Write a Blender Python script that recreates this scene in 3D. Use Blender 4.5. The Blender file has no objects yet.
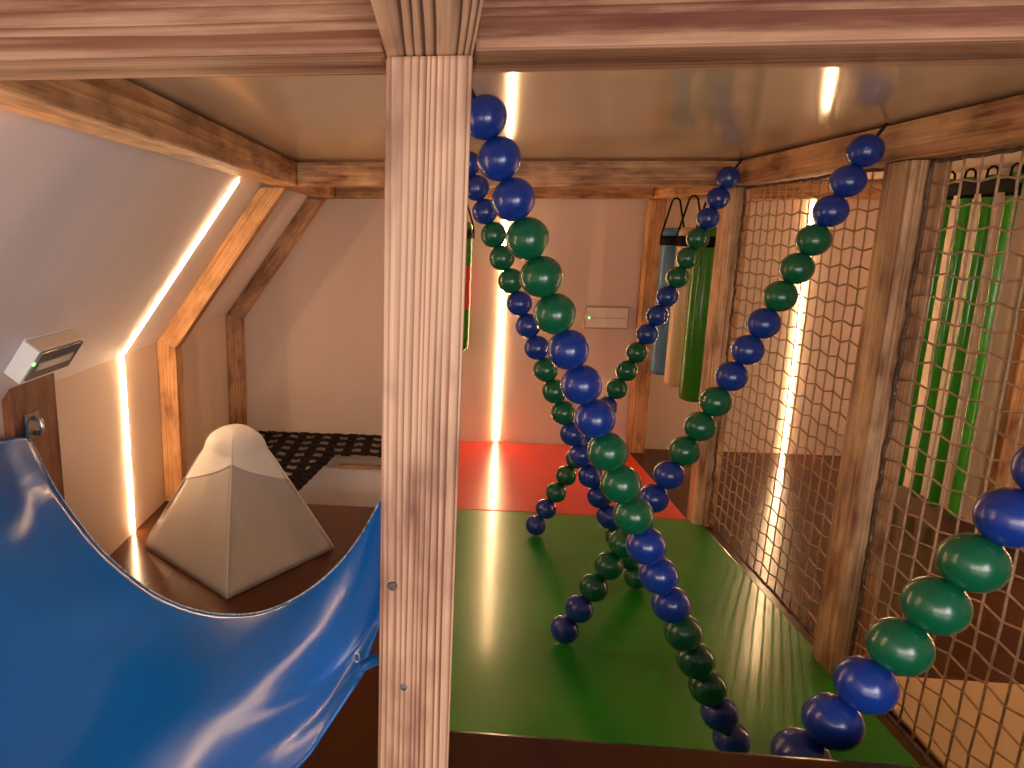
import bpy, bmesh, math, random
from mathutils import Vector, Matrix, noise as mnoise
random.seed(7)
scene = bpy.context.scene
COL = scene.collection
V = Vector

# ------------------------------------------------------------------ helpers
def link(o, parent=None):
    COL.objects.link(o)
    if parent is not None:
        o.parent = parent
    return o

def tag(o, label=None, cat=None, group=None, kind=None):
    if label: o['label'] = label
    if cat: o['category'] = cat
    if group: o['group'] = group
    if kind: o['kind'] = kind
    return o

def mesh_obj(name, bm, mat, parent=None, smooth=False, loc=None):
    bmesh.ops.recalc_face_normals(bm, faces=bm.faces)
    me = bpy.data.meshes.new(name)
    bm.to_mesh(me); bm.free()
    if smooth:
        for p in me.polygons: p.use_smooth = True
    if mat: me.materials.append(mat)
    o = bpy.data.objects.new(name, me)
    if loc: o.location = loc
    return link(o, parent)

def empty(name, loc, label, cat, group=None, kind=None):
    o = bpy.data.objects.new(name, None)
    o.empty_display_size = .05
    o.location = loc
    link(o)
    return tag(o, label, cat, group, kind)

def add_box(bm, lo, hi, bevel=0.0, seg=2):
    r = bmesh.ops.create_cube(bm, size=1)
    vs = r['verts']
    lo, hi = V(lo), V(hi)
    for v in vs:
        v.co = V((lo[i] + (v.co[i] + .5) * (hi[i] - lo[i]) for i in range(3)))
    if bevel:
        es = list({e for v in vs for e in v.link_edges})
        bmesh.ops.bevel(bm, geom=es, offset=bevel, segments=seg, affect='EDGES', profile=.6)

def add_tube(bm, pts, r, n=8, closed=False, caps=True):
    pts = [V(p) for p in pts]
    m = len(pts)
    rings = []
    up = V((0, 0, 1))
    prev = None
    for i, p in enumerate(pts):
        if closed:
            d = pts[(i + 1) % m] - pts[i - 1]
        else:
            d = pts[min(i + 1, m - 1)] - pts[max(i - 1, 0)]
        d.normalize()
        if prev is None:
            a = d.orthogonal().normalized()
        else:
            a = prev - d * prev.dot(d)
            if a.length < 1e-6: a = d.orthogonal()
            a.normalize()
        prev = a
        b = d.cross(a)
        rr = r[i] if isinstance(r, (list, tuple)) else r
        rings.append([bm.verts.new(p + (a * math.cos(t) + b * math.sin(t)) * rr) for t in (2 * math.pi * k / n for k in range(n))])
    for i in range(m if closed else m - 1):
        A, B = rings[i], rings[(i + 1) % m]
        for k in range(n):
            bm.faces.new((A[k], A[(k + 1) % n], B[(k + 1) % n], B[k]))
    if caps and not closed:
        bm.faces.new(rings[0][::-1]); bm.faces.new(rings[-1])

def add_ribbon(bm, pts, width_dir, w, th):
    """flat strap along pts: width w along width_dir, thickness th"""
    pts = [V(p) for p in pts]
    m = len(pts); rings = []
    for i, p in enumerate(pts):
        d = (pts[min(i + 1, m - 1)] - pts[max(i - 1, 0)]).normalized()
        a = V(width_dir); a = (a - d * a.dot(d)).normalized()
        b = d.cross(a)
        rings.append([bm.verts.new(p + a * (sx * w / 2) + b * (sy * th / 2)) for sx, sy in ((-1, -1), (1, -1), (1, 1), (-1, 1))])
    for A, B in zip(rings, rings[1:]):
        for k in range(4):
            bm.faces.new((A[k], A[(k + 1) % 4], B[(k + 1) % 4], B[k]))
    bm.faces.new(rings[0][::-1]); bm.faces.new(rings[-1])

def add_lathe(bm, prof, n=24, centre=(0, 0, 0)):
    """prof: (radius, z) from bottom to top; radius 0 closes the end"""
    c = V(centre); rings = []
    for r, z in prof:
        if r <= 1e-6:
            rings.append([bm.verts.new(c + V((0, 0, z)))])
        else:
            rings.append([bm.verts.new(c + V((r * math.cos(t), r * math.sin(t), z))) for t in (2 * math.pi * k / n for k in range(n))])
    for A, B in zip(rings, rings[1:]):
        for k in range(n):
            a0, a1 = A[k % len(A)], A[(k + 1) % len(A)]
            b0, b1 = B[k % len(B)], B[(k + 1) % len(B)]
            f = [a0]
            if a1 is not a0: f.append(a1)
            f.append(b1)
            if b0 is not b1: f.append(b0)
            bm.faces.new(f)

# ------------------------------------------------------------------ materials
def new_mat(name):
    m = bpy.data.materials.new(name); m.use_nodes = True
    nt = m.node_tree; nt.nodes.clear()
    out = nt.nodes.new('ShaderNodeOutputMaterial')
    b = nt.nodes.new('ShaderNodeBsdfPrincipled')
    nt.links.new(b.outputs[0], out.inputs[0])
    return m, nt, b

def N(nt, t, **kw):
    n = nt.nodes.new(t)
    for k, v in kw.items():
        if k in n.inputs: n.inputs[k].default_value = v
        else: setattr(n, k, v)
    return n

def ramp(nt, stops):
    r = nt.nodes.new('ShaderNodeValToRGB')
    el = r.color_ramp.elements
    while len(el) < len(stops): el.new(.5)
    for e, (p, c) in zip(el, stops):
        e.position = p; e.color = tuple(c) + (1,) if len(c) == 3 else c
    return r

def mix(nt, fac, a, b, blend='MIX'):
    m = nt.nodes.new('ShaderNodeMix'); m.data_type = 'RGBA'; m.blend_type = blend
    for sock, v in ((m.inputs[0], fac), (m.inputs[6], a), (m.inputs[7], b)):
        if hasattr(v, 'is_output'): nt.links.new(v, sock)
        else: sock.default_value = v if not isinstance(v, tuple) else (v + (1,) if len(v) == 3 else v)
    return m.outputs[2]

def wood(name, light, late, burn, burn_amt=.5, ring=1.0, rough=.55, spec=.3, con=.25, pscale=(4.5, 9, 9), grad=0.0, goff=0.0):
    m, nt, b = new_mat(name)
    L = nt.links.new
    tc = N(nt, 'ShaderNodeTexCoord'); oi = N(nt, 'ShaderNodeObjectInfo')
    add = N(nt, 'ShaderNodeVectorMath', operation='MULTIPLY_ADD')
    comb = N(nt, 'ShaderNodeCombineXYZ')
    mul = N(nt, 'ShaderNodeMath', operation='MULTIPLY'); mul.inputs[1].default_value = 13.7
    L(oi.outputs['Random'], mul.inputs[0])
    L(mul.outputs[0], comb.inputs[0])
    jit = N(nt, 'ShaderNodeMath', operation='MULTIPLY_ADD'); jit.inputs[1].default_value = .05; jit.inputs[2].default_value = .055
    L(oi.outputs['Random'], jit.inputs[0])
    L(jit.outputs[0], comb.inputs[1]); comb.inputs[2].default_value = .035
    va = N(nt, 'ShaderNodeVectorMath', operation='ADD')
    L(tc.outputs['Object'], va.inputs[0]); L(comb.outputs[0], va.inputs[1])
    # warp across the grain
    mp = N(nt, 'ShaderNodeMapping'); mp.inputs['Scale'].default_value = (.9, 7, 7)
    L(va.outputs[0], mp.inputs[0])
    nz = N(nt, 'ShaderNodeTexNoise', Scale=1.0, Detail=2.0)
    L(mp.outputs[0], nz.inputs[0])
    warp = N(nt, 'ShaderNodeVectorMath', operation='MULTIPLY_ADD')
    warp.inputs[1].default_value = (0, .022, .022)
    L(nz.outputs['Color'], warp.inputs[0]); L(va.outputs[0], warp.inputs[2])
    # growth rings around the grain axis
    sep = N(nt, 'ShaderNodeSeparateXYZ'); L(warp.outputs[0], sep.inputs[0])
    yz = N(nt, 'ShaderNodeCombineXYZ'); L(sep.outputs[1], yz.inputs[1]); L(sep.outputs[2], yz.inputs[2])
    ln = N(nt, 'ShaderNodeVectorMath', operation='LENGTH'); L(yz.outputs[0], ln.inputs[0])
    fr = N(nt, 'ShaderNodeMath', operation='MULTIPLY'); fr.inputs[1].default_value = 150 * ring
    L(ln.outputs['Value'], fr.inputs[0])
    mq = N(nt, 'ShaderNodeMapping'); mq.inputs['Scale'].default_value = (.5, 42, 42)
    L(va.outputs[0], mq.inputs[0])
    nq = N(nt, 'ShaderNodeTexNoise', Scale=1.0, Detail=2.0); L(mq.outputs[0], nq.inputs[0])
    fq = N(nt, 'ShaderNodeMath', operation='MULTIPLY_ADD'); fq.inputs[1].default_value = 3.6
    L(nq.outputs['Fac'], fq.inputs[0]); L(fr.outputs[0], fq.inputs[2])
    frac = N(nt, 'ShaderNodeMath', operation='FRACT'); L(fq.outputs[0], frac.inputs[0])
    rr = ramp(nt, [(0, (.05,) * 3), (.4, (.1,) * 3), (.72, (.7,) * 3), (.80, (1,) * 3), (.95, (1,) * 3), (1, (.05,) * 3)])
    L(frac.outputs[0], rr.inputs[0])
    # fine fibres
    mp2 = N(nt, 'ShaderNodeMapping'); mp2.inputs['Scale'].default_value = (4, 260, 260)
    L(va.outputs[0], mp2.inputs[0])
    fb = N(nt, 'ShaderNodeTexNoise', Scale=1.0, Detail=3.0); L(mp2.outputs[0], fb.inputs[0])
    # scorched patches
    mp3 = N(nt, 'ShaderNodeMapping'); mp3.inputs['Scale'].default_value = pscale
    L(va.outputs[0], mp3.inputs[0])
    pt = N(nt, 'ShaderNodeTexNoise', Scale=1.0, Detail=3.0, Roughness=.6); L(mp3.outputs[0], pt.inputs[0])
    pr = ramp(nt, [(.52 - .17 * burn_amt, (0,) * 3), (.72 - .17 * burn_amt, (1,) * 3)]); 
    so = N(nt, 'ShaderNodeSeparateXYZ'); L(tc.outputs['Object'], so.inputs[0])
    ga = N(nt, 'ShaderNodeMath', operation='MULTIPLY_ADD'); ga.inputs[1].default_value = grad
    
    gb = N(nt, 'ShaderNodeMath', operation='ADD'); gb.inputs[1].default_value = goff
    L(pt.outputs['Fac'], gb.inputs[0])
    L(so.outputs[2], ga.inputs[0]); L(gb.outputs[0], ga.inputs[2]); L(ga.outputs[0], pr.inputs[0])
    mp4 = N(nt, 'ShaderNodeMapping'); mp4.inputs['Scale'].default_value = (7, 70, 70)
    L(va.outputs[0], mp4.inputs[0])
    st = N(nt, 'ShaderNodeTexNoise', Scale=1.0, Detail=4.0, Roughness=.65); L(mp4.outputs[0], st.inputs[0])
    sr = ramp(nt, [(.3, (.22,) * 3), (.66, (1,) * 3)]); L(st.outputs['Fac'], sr.inputs[0])
    pm = N(nt, 'ShaderNodeMath', operation='MULTIPLY'); L(pr.outputs[0], pm.inputs[0]); L(sr.outputs[0], pm.inputs[1])
    # knots
    mp5 = N(nt, 'ShaderNodeMapping'); mp5.inputs['Scale'].default_value = (3.2, 9, 9)
    L(va.outputs[0], mp5.inputs[0])
    vo = N(nt, 'ShaderNodeTexVoronoi', Scale=1.0); vo.inputs['Randomness'].default_value = 1
    L(mp5.outputs[0], vo.inputs[0])
    kr = ramp(nt, [(.05, (1,) * 3), (.13, (0,) * 3)]); L(vo.outputs['Distance'], kr.inputs[0])
    gm = N(nt, 'ShaderNodeMapping'); gm.inputs['Scale'].default_value = (1.6, 22, 22); gm.inputs['Location'].default_value = (3, 5, 7)
    L(va.outputs[0], gm.inputs[0])
    gn = N(nt, 'ShaderNodeTexNoise', Scale=1.0, Detail=2.0); L(gm.outputs[0], gn.inputs[0])
    gr = ramp(nt, [(.32, (con,) * 3), (.66, (1,) * 3)]); L(gn.outputs['Fac'], gr.inputs[0])
    gx = N(nt, 'ShaderNodeMath', operation='MULTIPLY'); L(rr.outputs[0], gx.inputs[0]); L(gr.outputs[0], gx.inputs[1])
    c1 = mix(nt, gx.outputs[0], light, late)
    fb2 = ramp(nt, [(.3, (.82,) * 3), (.7, (1.1,) * 3)]); L(fb.outputs['Fac'], fb2.inputs[0])
    c2 = mix(nt, 1.0, c1, fb2.outputs[0], 'MULTIPLY')
    c3 = mix(nt, pm.outputs[0], c2, burn)
    km = N(nt, 'ShaderNodeMath', operation='MULTIPLY'); km.inputs[1].default_value = .75; L(kr.outputs[0], km.inputs[0])
    c4 = mix(nt, km.outputs[0], c3, tuple(x * .8 + .01 for x in late))
    L(c4, b.inputs['Base Color'])
    b.inputs['Roughness'].default_value = rough
    b.inputs['Specular IOR Level'].default_value = spec
    bp = N(nt, 'ShaderNodeBump', Strength=.06, Distance=.0006); L(rr.outputs[0], bp.inputs['Height']); L(bp.outputs[0], b.inputs['Normal'])
    return m

def plain(name, col, rough=.5, spec=.5, metal=0.0, bump=None, var=0.0, vscale=(3, 3, 3), coat=0.0, coat_rough=.1):
    m, nt, b = new_mat(name); L = nt.links.new
    b.inputs['Roughness'].default_value = rough
    b.inputs['Specular IOR Level'].default_value = spec
    b.inputs['Metallic'].default_value = metal
    b.inputs['Coat Weight'].default_value = coat
    b.inputs['Coat Roughness'].default_value = coat_rough
    b.inputs['Base Color'].default_value = tuple(col) + (1,)
    if var or bump:
        tc = N(nt, 'ShaderNodeTexCoord')
        mp = N(nt, 'ShaderNodeMapping'); mp.inputs['Scale'].default_value = vscale
        L(tc.outputs['Object'], mp.inputs[0])
        nz = N(nt, 'ShaderNodeTexNoise', Scale=1.0, Detail=4.0); L(mp.outputs[0], nz.inputs[0])
        if var:
            r = ramp(nt, [(.3, tuple(c * (1 - var) for c in col)), (.7, tuple(min(1, c * (1 + var)) for c in col))])
            L(nz.outputs['Fac'], r.inputs[0]); L(r.outputs[0], b.inputs['Base Color'])
        if bump:
            mp2 = N(nt, 'ShaderNodeMapping'); mp2.inputs['Scale'].default_value = bump[2] if len(bump) > 2 else vscale
            L(tc.outputs['Object'], mp2.inputs[0])
            n2 = N(nt, 'ShaderNodeTexNoise', Scale=1.0, Detail=3.0); L(mp2.outputs[0], n2.inputs[0])
            bp = N(nt, 'ShaderNodeBump', Strength=bump[0], Distance=bump[1])
            L(n2.outputs['Fac'], bp.inputs['Height']); L(bp.outputs[0], b.inputs['Normal'])
            if coat: L(bp.outputs[0], b.inputs['Coat Normal'])
    return m

def emit(name, col, strength):
    m = bpy.data.materials.new(name); m.use_nodes = True
    nt = m.node_tree; nt.nodes.clear()
    out = nt.nodes.new('ShaderNodeOutputMaterial'); e = nt.nodes.new('ShaderNodeEmission')
    e.inputs[0].default_value = tuple(col) + (1,); e.inputs[1].default_value = strength
    nt.links.new(e.outputs[0], out.inputs[0])
    return m

W_POST = wood('scorched_spruce_pale', (.66, .415, .27), (.19, .062, .026), (.15, .05, .03), .35, 1.0, con=.45)
W_LEFT = wood('scorched_spruce_streaked', (.64, .39, .24), (.22, .075, .033), (.18, .058, .026), .8, .85, con=.4, pscale=(1.1, 30, 30), grad=2, goff=.06)
W_FRONT = wood('scorched_spruce_rosy', (.55, .30, .17), (.18, .055, .024), (.12, .030, .013), 1.0, .85, con=.6, pscale=(.9, 24, 24), grad=13, goff=.47)
W_TALL = wood('scorched_spruce_tan', (.74, .47, .26), (.42, .19, .08), (.15, .05, .02), .8, .6)
W_JOIST = wood('scorched_spruce_striped', (.78, .50, .31), (.08, .026, .012), (.12, .045, .02), .1, .95, con=1.0)
W_BEAM = wood('scorched_spruce_honey', (.72, .42, .21), (.42, .18, .07), (.17, .058, .02), .75, .6)
W_WARM = wood('scorched_spruce_amber', (.66, .36, .155), (.42, .175, .065), (.15, .055, .02), .5, .5)
W_DARK = wood('scorched_board_brown', (.30, .12, .055), (.15, .05, .025), (.07, .022, .012), .7, .5, rough=.4)
PLAST = plain('painted_panel_cream', (.73, .57, .46), .6, .3, var=.02, vscale=(6, 6, .6))
PIT = plain('pit_white_panel', (.86, .80, .79), .5, .3)
PLAST_C = plain('painted_slope_white', (.80, .71, .70), .6, .3, var=.03, vscale=(.8, 7, .8))
BOARD = plain('lacquered_ceiling_board', (.70, .54, .37), .13, .6, var=.06, vscale=(2, 2, 2), bump=(.05, .003, (1.5, 3, 3)))
VINYL_BROWN = plain('brown_vinyl', (.062, .018, .006), .2, .28, var=.15, vscale=(4, 4, 4), bump=(.08, .004, (5, 5, 5)))
VINYL_GREEN = plain('green_vinyl', (.016, .25, .008), .3, .35, coat=.65, coat_rough=.15, var=.12, vscale=(3, 3, 3), bump=(.06, .005, (5, 1.6, 5)))
VINYL_RED = plain('red_vinyl', (.74, .03, .015), .3, .5, coat=.8, coat_rough=.14, var=.06, vscale=(3, 3, 3), bump=(.06, .005, (5, 1.6, 5)))
VINYL_CREAM = plain('cream_vinyl', (.62, .44, .24), .5, .35, var=.05, vscale=(4, 4, 4))
VINYL_BLUE = plain('blue_vinyl', (.0, .088, .37), .22, .42, var=.10, vscale=(3, 3, 3), bump=(.32, .012, (9, 2.2, 5)))
HEM = plain('sling_hem_stitching', (.22, .32, .46), .3, .6, var=.9, vscale=(120, 120, 120))
BALL_B = plain('blue_ball_plastic', (.006, .034, .25), .27, .5, coat=.35, coat_rough=.12)
BALL_G = plain('green_ball_plastic', (.003, .105, .045), .27, .5, coat=.35, coat_rough=.12)
ROPE = plain('dark_cord', (.02, .02, .025), .8, .2)
NETM = plain('net_twine', (.44, .29, .18), .75, .2, var=.25, vscale=(60, 60, 60))
NETB = plain('net_border_rope', (.13, .085, .06), .85, .1, var=.5, vscale=(50, 50, 50), bump=(.6, .004, (90, 90, 90)))
WEB = plain('black_webbing', (.004, .0035, .004), .7, .15)
FOAM_BODY = plain('pyramid_beige_vinyl', (.46, .41, .37), .4, .4, var=.05, vscale=(4, 4, 4), bump=(.45, .010, (9, 9, 2)))
FOAM_CAP = plain('pyramid_white_cap', (.80, .74, .67), .5, .4, bump=(.10, .008, (6, 6, 4)))
SEAM = plain('pyramid_seam', (.72, .66, .58), .5, .3)
R_BLUE = plain('roller_blue_vinyl', (.07, .20, .38), .25, .5, var=.1, vscale=(6, 6, 3), bump=(.1, .004, (12, 12, 2)))
R_CREAM = plain('roller_cream_vinyl', (.58, .46, .28), .3, .5, var=.06, vscale=(6, 6, 3), bump=(.1, .004, (12, 12, 2)))
R_GREEN = plain('roller_green_vinyl', (.03, .19, .012), .22, .5, var=.1, vscale=(6, 6, 3), bump=(.1, .004, (12, 12, 2)))
T_GREEN = plain('tube_green_vinyl', (.045, .30, .015), .16, .6, bump=(.1, .003, (20, 20, 2)))
R_RED = plain('roller_red_vinyl', (.55, .03, .02), .25, .5)
WHITE_P = plain('white_lamp_plastic', (.70, .74, .80), .35, .5)
CREAM_P = plain('cream_lamp_plastic', (.66, .55, .42), .4, .5)
LENS = plain('grey_lamp_lens', (.20, .18, .17), .12, .6)
LENS_IN = plain('pale_lamp_tube', (.42, .36, .32), .3, .5)
STEEL = plain('zinc_steel', (.55, .60, .68), .3, .5, metal=1.0)
STEEL_D = plain('aged_steel', (.12, .09, .075), .6, .3, metal=.3, var=.3, vscale=(300, 300, 300))
BRACKET = plain('bracket_grey_metal', (.20, .18, .16), .4, .5, metal=.6)
LED = emit('warm_led', (1.0, .63, .33), 80)
LED_GREEN = emit('green_pilot', (.3, 1.0, .25), 2.0)

# ------------------------------------------------------------------ timber
def timber(name, a, b, wdir, w, h, mat, label, cat, bevel=.004, parent=None, group=None):
    a, b = V(a), V(b)
    d = b - a; Ln = d.length; d.normalize()
    wv = V(wdir); wv = (wv - d * wv.dot(d)).normalized()
    hv = d.cross(wv)
    bm = bmesh.new()
    add_box(bm, (-Ln / 2, -w / 2, -h / 2), (Ln / 2, w / 2, h / 2), bevel)
    o = mesh_obj(name, bm, mat, parent)
    M = Matrix((d, wv, hv)).transposed().to_4x4(); M.translation = (a + b) / 2
    o.matrix_world = M
    if label: tag(o, label, cat, group, 'thing')
    return o

FZ = 0.01                       # top of the play mats (lower floor is z = 0)
CZ = 1.315                      # underside of the ceiling board
BZ = 1.228                      # underside of the beams
PZ = 0.47                       # top of the front platform

# ------------------------------------------------------------------ room shell
def struct(name, mat, boxes, bevel=0):
    bm = bmesh.new()
    for lo, hi in boxes: add_box(bm, lo, hi, bevel)
    return tag(mesh_obj(name, bm, mat), kind='structure')

# lower floor with the rectangular pit at the back left
struct('floor', VINYL_BROWN, [((-1.07, -2.2, -.08), (2.05, 2.575, 0)), ((-.03, 2.575, -.08), (2.05, 3.5, 0)), ((-1.07, 2.575, -.08), (-.98, 3.5, 0))])
struct('wall_back', PLAST, [((-1.12, 3.5, -.6), (2.10, 3.56, 1.40))])
struct('wall_left', PLAST, [((-1.12, -2.2, -.6), (-1.07, 3.5, .65))])
struct('wall_right', PLAST, [((2.05, -2.2, -.6), (2.10, 3.5, 1.40))])
# pit shaft: white far side under the webbing, floor and sides
struct('wall_pit', PIT, [((-.98, 3.17, -.5), (-.03, 3.495, -.055)), ((-.98, 2.5, -.56), (-.03, 3.17, -.5)),
                          ((-.03, 2.5, -.5), (.02, 3.495, -.081)), ((-1.06, 2.5, -.5), (-.98, 3.495, -.081)), ((-.98, 2.5, -.5), (-.03, 2.565, -.081))])
# sloped attic side: a slab leaning inwards from the knee wall to the left beam
bm = bmesh.new()
prof = [(-1.07, .65), (-.575, 1.326), (-.60, 1.37), (-1.12, .66)]
ra = [bm.verts.new((x, -2.2, z)) for x, z in prof]; rb = [bm.verts.new((x, 3.5, z)) for x, z in prof]
for k in range(4): bm.faces.new((ra[k], ra[(k + 1) % 4], rb[(k + 1) % 4], rb[k]))
bm.faces.new(ra[::-1]); bm.faces.new(rb)
tag(mesh_obj('wall_left_slope', bm, PLAST_C), kind='structure')
struct('ceiling', BOARD, [((-.60, .67, CZ), (1.08, 3.5, CZ + .02))])
struct('ceiling_right', PLAST, [((1.082, -.2, CZ), (2.05, 3.5, CZ + .02))])
# raised platform in the foreground, brown vinyl
bm = bmesh.new(); add_box(bm, (-.056, -2.2, 0.001), (2.0, .757, PZ), .006)
tag(mesh_obj('floor_platform', bm, VINYL_BROWN), kind='structure')

# ------------------------------------------------------------------ timber frame
post = empty('timber_post', (-.012, .724, PZ), 'pale scorched timber post standing on the brown platform in front, with two bolt heads', 'post', kind='thing')
body = timber('shaft', (-.013, .719, PZ + .001), (-.013, .719, BZ - .0005), (1, 0, 0), .079, .090, W_POST, None, None, .0035)
body.parent = post; body.matrix_parent_inverse = Matrix.Translation(-post.location)
def bolt(x, z, mat, r, hexa):
    bm = bmesh.new()
    add_lathe(bm, [(0, -.004), (r * 1.0, -.004), (r * 1.0, .0005), (r * .86, .002), (0, .0022)], 6 if hexa else 20)
    if hexa: add_lathe(bm, [(0, -.004), (r * 1.35, -.004), (r * 1.35, -.001), (0, -.001)], 20)
    o = mesh_obj('bolt', bm, mat, post)
    o.rotation_euler = (math.pi / 2, 0, 0)
    o.location = V((x, .6735, z)) - post.location
    return o
bolt(-.039, .702, STEEL_D, .0052, False)['label'] = 'dull round bolt head'
bolt(-.025, .583, STEEL, .0042, True)['label'] = 'shiny hexagonal bolt head'

timber('timber_joist', (-.013, -1.2, BZ + .041), (-.013, .757, BZ + .041), (1, 0, 0), .080, .082, W_JOIST,
       'dark grained timber joist overhead, running towards us above the pale post', 'beam', .004)
timber('timber_beam', (-1.0, .711, BZ + .041), (-.0535, .711, BZ + .041), (0, 1, 0), .090, .082, W_LEFT,
       'pale front timber beam overhead on the left of the post', 'beam', .004)
timber('timber_beam', (.0275, .711, BZ + .041), (1.18, .711, BZ + .041), (0, 1, 0), .090, .082, W_FRONT,
       'dark scorched front timber beam overhead on the right of the post', 'beam', .004)
timber('timber_beam', (-.551, .758, BZ + .041), (-.551, 3.495, BZ + .041), (1, 0, 0), .088, .080, W_BEAM,
       'long timber beam along the top of the sloped white wall', 'beam', .004)
timber('timber_beam', (1.030, .758, BZ + .041), (1.030, 3.495, BZ + .041), (1, 0, 0), .090, .080, W_BEAM,
       'long timber beam along the top of the rope net', 'beam', .004)
timber('timber_beam', (-.505, 2.545, BZ + .041), (.983, 2.545, BZ + .041), (0, 1, 0), .090, .080, W_BEAM,
       'timber cross beam under the far edge of the ceiling board, halfway to the back wall', 'beam', .004)
timber('timber_beam', (-.505, 3.455, BZ + .038), (.983, 3.455, BZ + .038), (0, 1, 0), .072, .072, W_WARM,
       'timber cross beam against the back wall above the red mat', 'beam', .004)
timber('timber_beam', (1.078, 3.455, BZ + .038), (2.04, 3.455, BZ + .038), (0, 1, 0), .072, .072, W_WARM,
       'timber cross beam against the back wall behind the rope net', 'beam', .004)
# posts on the right
timber('timber_post', (1.0265, 1.672, .001), (1.0265, 1.672, BZ - .001), (1, 0, 0), .083, .090, W_TALL,
       'timber post between the two rope nets, standing at the green mat edge', 'post', .004)
timber('timber_post', (1.010, 2.566, .001), (1.010, 2.566, BZ - .001), (1, 0, 0), .076, .072, W_TALL,
       'timber post at the far end of the rope net beside the red mat corner', 'post', .004)
timber('timber_post', (1.006, 3.445, .001), (1.006, 3.445, BZ - .001), (1, 0, 0), .072, .072, W_WARM,
       'amber timber post against the back wall left of the hanging rollers', 'post', .004)
timber('timber_post', (2.016, 2.556, .001), (2.016, 2.556, CZ - .01), (1, 0, 0), .064, .034, W_WARM,
       'orange timber post on the right wall beside the green tubes', 'post', .004)
# rafter frames on the left: upright and sloped leg each
def rafter(y0, mat, label):
    t = empty('rafter_frame', (-1.05, y0, 0), label, 'rafter', kind='thing')
    w, d = .074, .070
    ux, uz = .49, .67
    ln = math.hypot(ux, uz); u = V((ux / ln, 0, uz / ln)); n = V((uz / ln, 0, -ux / ln))
    # mitred profile in the X-Z plane
    k0 = V((-1.068, 0, .652)); e = .074
    bis = (V((1, 0, 0)) + n).normalized(); ki = k0 + bis * (e / bis.dot(V((1, 0, 0))))
    top_o = k0 + u * (.80); 
    def cut(p):   # where the leg meets the beam underside
        tt = (BZ - .002 - p.z) / u.z
        return p + u * tt
    to, ti = cut(k0), cut(ki)
    def prism(name, poly, parent):
        c = sum(poly, V()) / 4
        lng = ((poly[2] + poly[3]) - (poly[0] + poly[1])).normalized()
        hv = V((0, 1, 0)); wv = hv.cross(lng)
        M = Matrix((lng, wv, hv)).transposed().to_4x4(); M.translation = V((c.x, y0 + d / 2, c.z))
        Mi = M.inverted()
        bm = bmesh.new()
        A = [bm.verts.new(Mi @ V((p.x, y0, p.z))) for p in poly]; B = [bm.verts.new(Mi @ V((p.x, y0 + d, p.z))) for p in poly]
        for k in range(4): bm.faces.new((A[k], A[(k + 1) % 4], B[(k + 1) % 4], B[k]))
        bm.faces.new(A[::-1]); bm.faces.new(B)
        bmesh.ops.bevel(bm, geom=bm.edges[:], offset=.003, segments=2, affect='EDGES')
        o = mesh_obj(name, bm, mat)
        o.parent = t
        o.matrix_local = Matrix.Translation(-t.location) @ M
        return o
    prism('upright', [V((-1.068, 0, .001)), V((ki.x, 0, .001)), ki, k0], t)
    prism('sloped_leg', [k0, ki, ti, to], t)
rafter(2.53, W_WARM, 'bright amber bent timber rafter beside the vertical light strip on the left wall')
rafter(3.425, W_BEAM, 'brown bent timber rafter in the corner against the back wall')
timber('wall_board', (-1.056, 1.668, .001), (-1.056, 1.668, .690), (0, 1, 0), .205, .024, W_DARK,
       'dark red-brown board on the left wall behind the blue sling corner', 'board', .003)

# ------------------------------------------------------------------ LED strips
def led(name, pts, wdir, label, off):
    bm = bmesh.new()
    pts = [V(p) + V(off) * .004 for p in pts]
    add_ribbon(bm, pts, wdir, .008, .004)
    return tag(mesh_obj(name, bm, LED), label, 'light strip', 'warm light strips')
led('light_strip', [(-1.069, 2.235, .004), (-1.069, 2.235, .652), (-.645, 2.235, 1.229)], (0, 1, 0), 'bent glowing light strip running up the left wall and slope', (1, 0, -.2))
led('light_strip', [(.322, 3.499, .02), (.322, 3.499, 1.21)], (1, 0, 0), 'vertical glowing light strip on the back wall above the red mat', (0, -1, 0))
led('light_strip', [(1.735, 3.499, .004), (1.722, 3.499, 1.225)], (1, 0, 0), 'vertical glowing light strip on the back wall behind the rope net', (0, -1, 0))
led('light_strip', [(-1.069, .92, .35), (-1.069, .92, .652), (-.645, .92, 1.229)], (0, 1, 0), 'bent glowing light strip nearest to us on the left slope, out of the frame', (1, 0, -.2))

led('light_strip', [(2.0485, 1.85, .02), (2.0485, 1.85, 1.30)], (0, 1, 0), 'vertical glowing light strip on the right wall beside the orange post, out of the frame', (-1, 0, 0))
# ------------------------------------------------------------------ mats
def mat_obj(name, lo, hi, m, label, cat='mat'):
    bm = bmesh.new(); add_box(bm, lo, hi, .004)
    return tag(mesh_obj(name, bm, m), label, cat)
mat_obj('floor_mat', (-.04, .765, .0005), (1.008, 2.572, FZ), VINYL_GREEN, 'large green vinyl mat on the floor below the ball ropes')
mat_obj('floor_mat', (-.025, 2.576, .0005), (.966, 3.495, FZ), VINYL_RED, 'red vinyl mat on the floor along the back wall')
mat_obj('floor_mat', (1.06, .78, .0005), (2.03, 1.645, FZ), VINYL_CREAM, 'cream vinyl mat on the floor behind the rope net')

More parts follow.
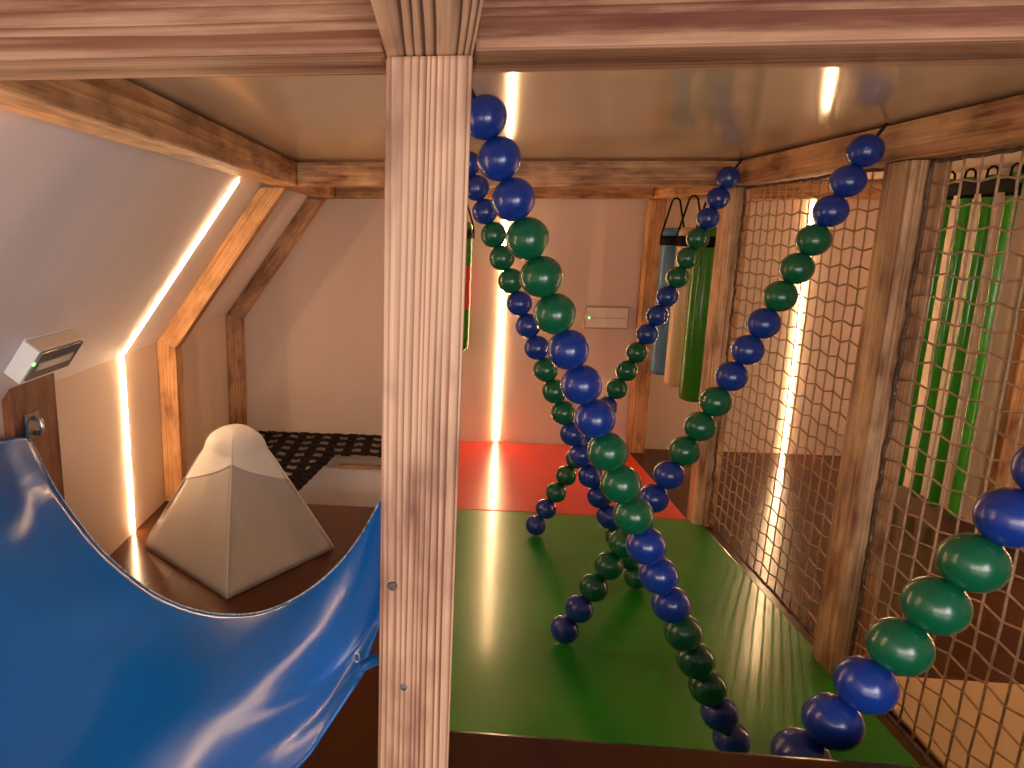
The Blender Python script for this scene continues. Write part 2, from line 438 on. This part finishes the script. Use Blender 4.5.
# ------------------------------------------------------------------ ball ropes
R_BALL = .0362
def ball_mesh(name, mat):
    bm = bmesh.new()
    prof = []
    n = 18
    for i in range(n + 1):
        a = -math.pi / 2 + math.pi * i / n
        r, z = R_BALL * math.cos(a), R_BALL * math.sin(a)
        if i in (0, n): r = .0045
        prof.append((r, z))
    add_lathe(bm, prof, 32)
    bmesh.ops.recalc_face_normals(bm, faces=bm.faces)
    me = bpy.data.meshes.new(name); bm.to_mesh(me); bm.free()
    for p in me.polygons: p.use_smooth = True
    me.materials.append(mat)
    return me
BM_B, BM_G = ball_mesh('blue_ball', BALL_B), ball_mesh('green_ball', BALL_G)
STD = 'bbbgggbbbgggbbbgggbb'
def ball_rope(a, b, top, colours, label, sag=.016):
    a, b = V(a), V(b)
    side = V((0, 1, 0)).cross(b - a).normalized()
    if side.z > 0: side = -side
    def at(t_): return a.lerp(b, t_) + side * (sag * (4 * t_ * (1 - t_) - .667))
    d = (b - a).normalized()
    end = b + d * ((FZ - b.z) / d.z) if d.z < 0 else b
    t = empty('ball_rope', end, label, 'ball rope', 'ropes of threaded balls')
    bm = bmesh.new()
    add_tube(bm, [V(top) - end] + [at(k / 20) - end for k in range(21)] + [(end - d * .004) - end], .0038, 8)
    mesh_obj('rope', bm, ROPE, t, True)
    q = d.to_track_quat('Z', 'Y')
    for i, c in enumerate(colours):
        o = bpy.data.objects.new('ball', BM_B if c == 'b' else BM_G)
        o['label'] = 'blue ball' if c == 'b' else 'green ball'
        o.parent = t
        o.location = at(i / (len(colours) - 1)) - end
        o.rotation_mode = 'QUATERNION'; o.rotation_quaternion = q
        COL.objects.link(o)
    return t
ball_rope((.0592, 1.1998, 1.2496), (.6181, 1.3175, .0470), (.036, 1.195, 1.3095), STD, 'ball rope of the largest-looking balls, from behind the pale post top down to the right')
ball_rope((.0663, 2.0402, 1.2544), (.6144, 2.0103, .0455), (.043, 2.041, 1.3095), 'bbbgggbbbgggbbbbbggg', 'smaller ball rope behind, from the post top down right, ending in green balls')
ball_rope((.9389, 2.4363, 1.2451), (.3818, 2.3594, .0455), (.968, 2.440, 1.3095), STD, 'farthest ball rope, from the far net corner down left to the red mat edge')
ball_rope((.9391, 1.6966, 1.2475), (.3666, 1.6935, .0455), (.966, 1.697, 1.3095), STD, 'ball rope from the net beam down left, crossing in front of the far net post')
ball_rope((.9180, .8082, 1.2429), (.3695, .9146, .0529), (.948, .803, 1.3095), STD, 'nearest ball rope, at the lower right beside the platform edge')

# ------------------------------------------------------------------ rope nets
def rope_net(y0, y1, label):
    X, zb, zt = 1.022, .022, BZ - .006
    t = empty('rope_net', (X, (y0 + y1) / 2, 0), label, 'net', 'rope nets')
    ny = max(2, round((y1 - y0) / .047)); nz = round((zt - zb) / .047)
    rnd = random.Random(int(y0 * 1000))
    P = {}
    for i in range(ny + 1):
        for j in range(nz + 1):
            s = (1 if (i + j) % 2 else -1)
            inner = 0 < i < ny and 0 < j < nz
            sag = .010 * math.sin(math.pi * i / ny) * (1 - j / nz) * 0
            dy = rnd.uniform(-.0015, .0015) * inner
            dz = (s * .0048 if 0 < j < nz else 0) + rnd.uniform(-.0013, .0013) * inner
            dx = .012 * math.sin(math.pi * i / ny) * math.sin(math.pi * j / nz) + rnd.uniform(-.001, .001)
            P[i, j] = V((dx, y0 + (y1 - y0) * i / ny - (y0 + y1) / 2 + dy, zb + (zt - zb) * j / nz + dz - sag))
    bm = bmesh.new()
    for i in range(ny + 1): add_tube(bm, [P[i, j] for j in range(nz + 1)], .0024, 5)
    for j in range(nz + 1): add_tube(bm, [P[i, j] for i in range(ny + 1)], .0024, 5)
    for (i, j), p in P.items():
        if 0 < i < ny and 0 < j < nz:
            r = bmesh.ops.create_icosphere(bm, subdivisions=1, radius=.0034)
            bmesh.ops.translate(bm, verts=r['verts'], vec=p)
    mesh_obj('net_mesh', bm, NETM, t, True)
    bm = bmesh.new()
    c = (y0 + y1) / 2
    def wob(pts):
        out = []
        for a, b in zip(pts, pts[1:]):
            n = max(2, int((b - a).length / .02))
            out += [a.lerp(b, k / n) + V((rnd.uniform(-.002, .002), rnd.uniform(-.002, .002), rnd.uniform(-.0015, .0015))) for k in range(n)]
        return out
    add_tube(bm, wob([V((0, y0 - c, zb)), V((0, y1 - c, zb)), V((0, y1 - c, zt)), V((0, y0 - c, zt))]), .0045, 6, closed=False)
    add_tube(bm, wob([V((0, y0 - c, zt)), V((0, y0 - c, zb))]), .0045, 6, closed=False)
    mesh_obj('border_rope', bm, NETB, t, True)['label'] = 'fuzzy dark border rope'
    return t
rope_net(1.726, 2.520, 'tan rope net stretched between the middle and far timber posts beside the green mat')
rope_net(.790, 1.618, 'tan rope net nearest to us, in front of the green tubes and cream mat')

# ------------------------------------------------------------------ hanging rollers
def roller(x, y, zb, zt, r, m, hook_z, label, group, segs=None, name='hanging_roller', strap_dy=.035):
    t = empty(name, (x, y, zb), label, 'roller', group)
    h = zt - zb
    def prof(z0, z1, rb, rt):
        p = []
        if rb: p += [(0, z0), (r * .55, z0), (r * .86, z0 + .006), (r, z0 + .020)]
        else: p += [(r, z0)]
        p += [(r, z0 + (z1 - z0) * .5)]
        if rt: p += [(r, z1 - .020), (r * .86, z1 - .006), (r * .55, z1), (0, z1)]
        else: p += [(r, z1)]
        return p
    if segs is None:
        bm = bmesh.new(); add_lathe(bm, prof(0, h, 1, 1), 28); mesh_obj('cover', bm, m, t, True)
    else:
        z = 0
        for k, (hh, mm, lb) in enumerate(segs):
            bm = bmesh.new(); add_lathe(bm, prof(z, z + hh, k == 0, k == len(segs) - 1), 28)
            mesh_obj('cover', bm, mm, t, True)['label'] = lb; z += hh
    bm = bmesh.new()
    zb2 = h - .035; bw = .042
    add_lathe(bm, [(r * .9, zb2 - bw), (r + .002, zb2 - bw), (r + .0025, zb2 - bw / 2), (r + .002, zb2), (r * .9, zb2)], 28)
    mesh_obj('strap_band', bm, WEB, t, True)
    bm = bmesh.new()
    hz = hook_z - zb
    e = r + .003
    add_tube(bm, [(-e, 0, zb2 - bw), (-e, 0, zb2), (-e * .93, 0, zb2 + .02), (-.016, 0, hz - .014), (-.006, 0, hz - .0045), (.006, 0, hz - .0045), (.016, 0, hz - .014), (e * .93, 0, zb2 + .02), (e, 0, zb2), (e, 0, zb2 - bw)], .0042, 6)
    mesh_obj('hanging_loop', bm, WEB, t)
    return t
HB = BZ + .0005
roller(1.036, 3.26, .435, 1.098, .047, R_BLUE, HB, 'blue roller hanging by a black strap beside the amber back post', 'rollers hanging by the back wall')
roller(1.036, 3.045, .425, 1.098, .049, R_CREAM, HB, 'cream roller hanging between the blue and the green roller', 'rollers hanging by the back wall')
roller(1.036, 2.845, .410, 1.098, .051, R_GREEN, HB, 'thick green roller hanging right behind the far net post', 'rollers hanging by the back wall')
roller(.108, 3.362, .505, 1.120, .052, R_GREEN, HB, 'green and red banded roller mostly hidden behind the pale front post', None,
       segs=[(.205, R_GREEN, 'green lower section'), (.205, R_RED, 'red middle section'), (.205, R_GREEN, 'green top section')])
# row of thin green tubes along the right wall
names_ = ['first green tube from the far end of the row on the right wall', 'second green tube from the far end of the row on the right wall',
          'third green tube from the far end, middle of the row on the right wall', 'fourth green tube from the far end of the row on the right wall',
          'fifth green tube, beside the orange post on the right wall']
for k in range(5):
    roller(1.93, 3.05 - .105 * k, .045, 1.282, .0175, T_GREEN, CZ - .001, names_[k], 'green tubes on the right wall', name='hanging_tube')

bm = bmesh.new(); add_ribbon(bm, [(0, .27, 0), (0, -.27, 0)], (0, 0, 1), .046, .003)
tag(mesh_obj('hanging_strap', bm, WEB, loc=(1.9065, 2.86, 1.240)), 'black strap running across the tops of the green tubes', 'strap')
# ------------------------------------------------------------------ emergency lights
t = empty('wall_lamp', (-.975, 1.60, .78), 'white box emergency light with grey lens on the left slope above the dark board', 'emergency light')
ux, uz = .0505, .0710
ln = math.hypot(ux, uz); u = V((ux / ln, 0, uz / ln)); n = V((uz / ln, 0, -ux / ln))
base = V((-1.07, 1.487, .65)) ; 
sl = V((.49, 0, .67)).normalized(); nn = V((.67, 0, -.49)).normalized()
def slope_pt(s, y, d): return V((-1.07, 0, .65)) + sl * s + nn * d + V((0, y, 0))
Mx = Matrix((V((0, 1, 0)), sl, nn)).transposed().to_4x4(); Mx.translation = slope_pt(.168, 1.588, 0)
t.matrix_world = Mx
def part(name, lo, hi, m, bev, par, label=None):
    bm = bmesh.new(); add_box(bm, lo, hi, bev); o = mesh_obj(name, bm, m, par)
    if label: o['label'] = label
    return o
part('backplate', (-.105, -.050, .001), (.105, .050, .006), WHITE_P, .001, t)
part('housing', (-.100, -.046, .0062), (.100, .046, .046), CREAM_P, .003, t)
part('end_cap', (-.112, -.048, .004), (-.1005, .048, .050), WHITE_P, .003, t, 'white end cap')
part('lens', (-.097, -.041, .0462), (.097, .041, .052), LENS, .002, t, 'grey glossy lens')
part('lamp_tube', (-.080, -.012, .0521), (.070, .012, .0545), LENS_IN, .001, t)
part('pilot_light', (-.1125, .010, .0505), (-.106, .018, .055), LED_GREEN, .0005, t, 'green pilot light')
t = empty('wall_lamp', (.826, 3.4985, .667), 'small pale rectangular emergency light with green pilot on the back wall', 'emergency light')
part('housing', (-.106, -.030, -.055), (.106, 0, .055), plain('wall_lamp_edge', (.42, .32, .23), .45, .4), .003, t)
part('lens', (-.099, -.033, -.048), (.099, -.0302, .048), plain('pale_diffuser', (.82, .70, .58), .35, .5), .0015, t, 'pale flat diffuser')
part('divider', (-.075, -.0345, -.003), (.090, -.0331, .001), plain('divider_beige', (.45, .36, .28), .5, .4), .0005, t)
part('pilot_light', (-.088, -.0355, -.006), (-.080, -.0331, .004), LED_GREEN, .0005, t, 'green pilot light')

# ------------------------------------------------------------------ foam pyramid
t = empty('foam_pyramid', (-.655, 2.155, 0), 'beige foam pyramid with a rounded white cap on the brown floor', 'pyramid')
corner = [V((-.977, 2.124, 0)), V((-.594, 1.82, 0)), V((-.333, 2.185, 0)), V((-.716, 2.49, 0))]
corner = [c - V((-.655, 2.155, 0)) for c in corner]
H = .438
def pyr_pt(a, s, f):
    """a: side index, s along the base edge 0..1, f height fraction"""
    p = corner[a].lerp(corner[(a + 1) % 4], s)
    # rounded top: horizontal scale follows a soft cone, slightly bulging sides
    k = (1 - .83 * f) if f < .82 else .319 * math.sqrt(max(0, 1 - ((f - .82) / .18) ** 2))
    rim = 1.02 - .02 * (1 - min(1, f / .05)) 
    # corners get rounder towards the top
    rnd_ = .8 * min(1, max(0, (f - .74) / .26))
    rad = p.length; mean = .285
    p2 = p * ((mean / rad) * rnd_ + (1 - rnd_))
    bulge = .012 * math.sin(math.pi * s) * math.sin(math.pi * min(1, f * 1.1))
    p2 = p2 * k * rim * (1 + bulge)
    return V((p2.x, p2.y, .002 + H * f))
hem_f = lambda a, s: [(.57, .785), (.785, .57), (.57, .63), (.63, .57)][a][0] * (1 - s) + [(.57, .785), (.785, .57), (.57, .63), (.63, .57)][a][1] * s
def skirt(bm, f0, f1, nf, ns, off=0.0, cap_top=False, cap_bot=False):
    rows = []
    for j in range(nf + 1):
        row = []
        for a in range(4):
            for i in range(ns):
                s = i / ns
                lo, hi = f0(a, s), f1(a, s)
                f = lo + (hi - lo) * (j / nf)
                p = pyr_pt(a, s, min(f, 1))
                h = V((p.x, p.y, 0)); 
                if h.length > 1e-5: p = p + h.normalized() * off
                p.z += off * .5
                row.append(bm.verts.new(p))
        rows.append(row)
    m = 4 * ns
    for A, B in zip(rows, rows[1:]):
        for k in range(m): bm.faces.new((A[k], A[(k + 1) % m], B[(k + 1) % m], B[k]))
    if cap_top: bm.faces.new(rows[-1])
    if cap_bot: bm.faces.new(rows[0][::-1])
bm = bmesh.new(); skirt(bm, lambda a, s: 0, lambda a, s: .93, 24, 12, 0, True, True)
o = mesh_obj('cover', bm, FOAM_BODY, t, True)
bm = bmesh.new(); skirt(bm, hem_f, lambda a, s: .9995, 18, 12, .0022, True, False)
mesh_obj('cap', bm, FOAM_CAP, t, True)['label'] = 'rounded white top cap'
for a in range(4):
    bm = bmesh.new()
    add_tube(bm, [pyr_pt(a, 0, .012 + k / 30 * .93) * 1.010 for k in range(31)], .0019, 6)
    mesh_obj('seam', bm, SEAM, t, True)

# ------------------------------------------------------------------ black webbing over the pit
t = empty('webbing_net', (-.5, 3.2, .02), 'black woven strap netting over the white pit at the back left', 'net')
def strap(p, q, sw, wd_=.044):
    bm = bmesh.new()
    a, b = V(p), V(q); n_ = max(2, int((b - a).length / .03))
    pts = [a.lerp(b, k / n_) + V((0, 0, sw * .0025 * math.cos(math.pi * k))) - t.location for k in range(n_ + 1)]
    d = (b - a); wdir = V((d.y, -d.x, 0)).normalized()
    add_ribbon(bm, pts, wdir, wd_, .0025)
    mesh_obj('strap', bm, WEB, t)
zs = .022
x = -.945
k = 0
while x < -.05:
    y0 = 2.585 if x < -.575 else (2.62 + (x + .575) * 5.2 if x < -.485 else 3.14)
    strap((x, y0, zs), (x, 3.49, zs), 1 if k % 2 else -1); x += .088; k += 1
for k, y in enumerate((3.165, 3.26, 3.36, 3.455)):
    strap((-.975, y, zs + .003), (-.035, y, zs + .003), 1, .046)
for k, y in enumerate((2.62, 2.71, 2.80, 2.89, 2.98, 3.07)):
    xe = -.575 + max(0, (y - 2.62)) / 5.6
    strap((-.975, y, zs + .003), (min(xe, -.40), y, zs + .003), 1)
strap((-.580, 2.585, zs + .006), (-.490, 3.13, zs + .006), 1, .055)
# timber lip on the far rim of the pit
timber('pit_lip', (-.45, 3.145, -.034), (-.035, 3.145, -.030), (0, 1, 0),   .022, .012, W_WARM, 'narrow timber lip under the black webbing on the pit edge', 'lip', .002)

# ------------------------------------------------------------------ blue sling
rear = [(-1.03, 1.61, .549), (-.958, 1.547, .49), (-.889, 1.487, .446), (-.791, 1.402, .409), (-.698, 1.32, .388), (-.571, 1.21, .384), (-.477, 1.127, .399), (-.38, 1.043, .432),
        (-.297, .97, .476), (-.234, .915, .52), (-.179, .867, .572), (-.137, .831, .624), (-.107, .804, .674), (-.084, .784, .724), (-.062, .768, .777)]
near = [(-1.0, .52, .53), (-.88, .52, .42), (-.72, .52, .35), (-.55, .53, .33), (-.38, .57, .35), (-.25, .62, .405), (-.147, .67, .471), (-.116, .70, .502), (-.089, .72, .539), (-.0755, .73, .558)]
def resample(pts, n):
    pts = [V(p) for p in pts]
    s = [0]
    for a, b in zip(pts, pts[1:]): s.append(s[-1] + (b - a).length)
    out = []
    for k in range(n + 1):
        t_ = s[-1] * k / n
        i = max(0, min(len(pts) - 2, next((j for j in range(len(s) - 1) if s[j + 1] >= t_), len(pts) - 2)))
        f = (t_ - s[i]) / (s[i + 1] - s[i])
        p0, p1, p2, p3 = pts[max(i - 1, 0)], pts[i], pts[i + 1], pts[min(i + 2, len(pts) - 1)]
        out.append(.5 * ((2 * p1) + (p2 - p0) * f + (2 * p0 - 5 * p1 + 4 * p2 - p3) * f * f + (3 * p1 - p0 - 3 * p2 + p3) * f ** 3))
    return out
NT, NS = 90, 40
END = [(0, (-.046, .776, .790)), (.3, (-.046, .780, .712)), (.6, (-.051, .778, .622)), (.8, (-.064, .759, .588)), (1, (-.0755, .73, .558))]
Rr, Nn = resample(rear, NT), resample(near, NT)
t = empty('sling', (-.55, 1.1, .2), 'large shiny blue vinyl sling hanging between the pale post and the left wall', 'sling')
bm = bmesh.new(); grid = []
for i in range(NT + 1):
    row = []
    for j in range(NS + 1):
        s = j / NS; tt = i / NT
        p = Rr[i].lerp(Nn[i], s)
        edge0 = math.sin(math.pi * s)
        p.z -= .035 * math.sin(math.pi * s) * math.sin(math.pi * tt)      # belly
        e0, e1 = next((a_, b_) for a_, b_ in zip(END, END[1:]) if b_[0] >= s - 1e-9)
        fe = (s - e0[0]) / (e1[0] - e0[0]); E_ = V(e0[1]).lerp(V(e1[1]), fe)
        wt = max(0, (tt - .70) / .30); wt = wt * wt * (3 - 2 * wt)
        p += (E_ - Rr[NT].lerp(Nn[NT], s)) * wt
        p.z += .070 * max(0, 1 - tt / .22) ** 2 * math.sin(math.pi * min(1, s * 1.6))
        p.z += .050 * edge0 * math.exp(-((tt - .70) / .16) ** 2)
        # pulled folds towards the gathered ends
        g = math.exp(-((1 - tt) / .16) ** 2); g2 = math.exp(-(tt / .10) ** 2)
        edge = math.sin(math.pi * s)
        p += V((.5, .5, .2)) * (.004 * g * (1 - tt) * 4 * math.sin(s * 21 + tt * 6) * edge)
        p += V((.6, -.2, .5)) * (.014 * g2 * math.sin(s * 34 + 1) * min(1, edge * 3))
        w = mnoise.noise(V((tt * 5 + s * 2.0, s * 4 - tt * 1.5, 3.1)))
        p.z += .006 * w * edge
        row.append(bm.verts.new(p - t.location))
    grid.append(row)
row0 = [grid[i][0].co.copy() for i in range(NT + 1)]
rowN = [grid[i][NS].co.copy() for i in range(NT + 1)]
for i in range(NT):
    for j in range(NS): bm.faces.new((grid[i][j], grid[i + 1][j], grid[i + 1][j + 1], grid[i][j + 1]))
o = mesh_obj('sheet', bm, VINYL_BLUE, t, True)
md = o.modifiers.new('thickness', 'SOLIDIFY'); md.thickness = .0025; md.offset = -1
bm = bmesh.new(); add_tube(bm, row0[2:-1], .0014, 6)
mesh_obj('hem', bm, HEM, t, True)['label'] = 'pale stitched rear edge'
bm = bmesh.new(); add_tube(bm, rowN[2:-1], .0022, 6)
mesh_obj('hem', bm, VINYL_BLUE, t, True)['label'] = 'blue rolled front edge'
# grommet and strap loop at the front right corner
bm = bmesh.new()
gc = V((-.083, .732, .576)) - t.location
add_tube(bm, [gc + V((.003 * math.cos(a), -.001, .006 * math.sin(a))) for a in (2 * math.pi * k / 16 for k in range(16))], .0011, 6, closed=True)
mesh_obj('grommet', bm, STEEL, t, True)
bm = bmesh.new()
add_ribbon(bm, [V(p) - t.location for p in ((-.078, .731, .563), (-.070, .733, .568), (-.061, .736, .572), (-.0545, .737, .573))], (0, 1, .2), .018, .002)
mesh_obj('strap_loop', bm, VINYL_BLUE, t, True)
bm = bmesh.new()
add_ribbon(bm, [V(p) - t.location for p in ((-1.030, 1.595, .552), (-1.038, 1.610, .560), (-1.0425, 1.625, .562))], (0, .3, 1), .05, .003)
mesh_obj('corner_tab', bm, VINYL_BLUE, t, True)
# metal bracket on the dark board
t = empty('wall_bracket', (-1.043, 1.645, .570), 'grey metal bracket on the dark board holding the blue sling corner', 'bracket')
bm = bmesh.new(); add_box(bm, (-.0006, -.03, -.035), (.004, .03, .035), .001); mesh_obj('plate', bm, BRACKET, t)
bm = bmesh.new(); add_tube(bm, [(.004, .0, -.02), (.02, -.004, -.022), (.032, -.006, -.005), (.028, -.004, .014), (.004, 0, .02)], .006, 8); mesh_obj('hook', bm, STEEL, t, True)

# ------------------------------------------------------------------ lights
def area(name, loc, target, size, size_y, energy, col):
    l = bpy.data.lights.new(name, 'AREA'); l.shape = 'RECTANGLE'; l.size = size; l.size_y = size_y
    l.energy = energy; l.color = col
    o = bpy.data.objects.new(name, l); link(o); o.location = loc
    o.rotation_euler = (V(target) - V(loc)).to_track_quat('-Z', 'Y').to_euler()
    return o
area('room_window_light', (.1, -.85, .80), (0, 1.0, 1.12), 1.9, .56, 19, (1.0, .85, .74))
area('cool_slope_fill_light', (.75, -.7, .95), (-1.0, 1.3, 1.15), .5, .6, 5.5, (.76, .84, 1.0))  # cool fill added to brighten the left slope, not an actual roof window
w = bpy.data.worlds.new('World'); scene.world = w; w.use_nodes = True
bg = w.node_tree.nodes['Background']; bg.inputs[0].default_value = (.9, .75, .62, 1); bg.inputs[1].default_value = .15

# ------------------------------------------------------------------ camera
cam = bpy.data.cameras.new('camera'); co = bpy.data.objects.new('camera', cam); link(co)
cam.sensor_width = 36; cam.lens = 691.783 / 1024 * 36
cam.shift_x = (512 - 365.824) / 1024; cam.shift_y = -(384 - 373.257) / 1024
cam.clip_start = .02
M = Matrix(((.994659, -.026981, .099631), (.103012, .198308, -.974711), (.006541, .979768, .200028))).to_4x4()
M.translation = V((0, 0, 1.07))
co.matrix_world = M
scene.camera = co
scene.view_settings.view_transform = 'Standard'
scene.view_settings.look = 'None'
scene.view_settings.gamma = 1
scene.view_settings.use_curve_mapping = False
scene.view_settings.exposure = 0.38
scene.cycles.use_denoising = True
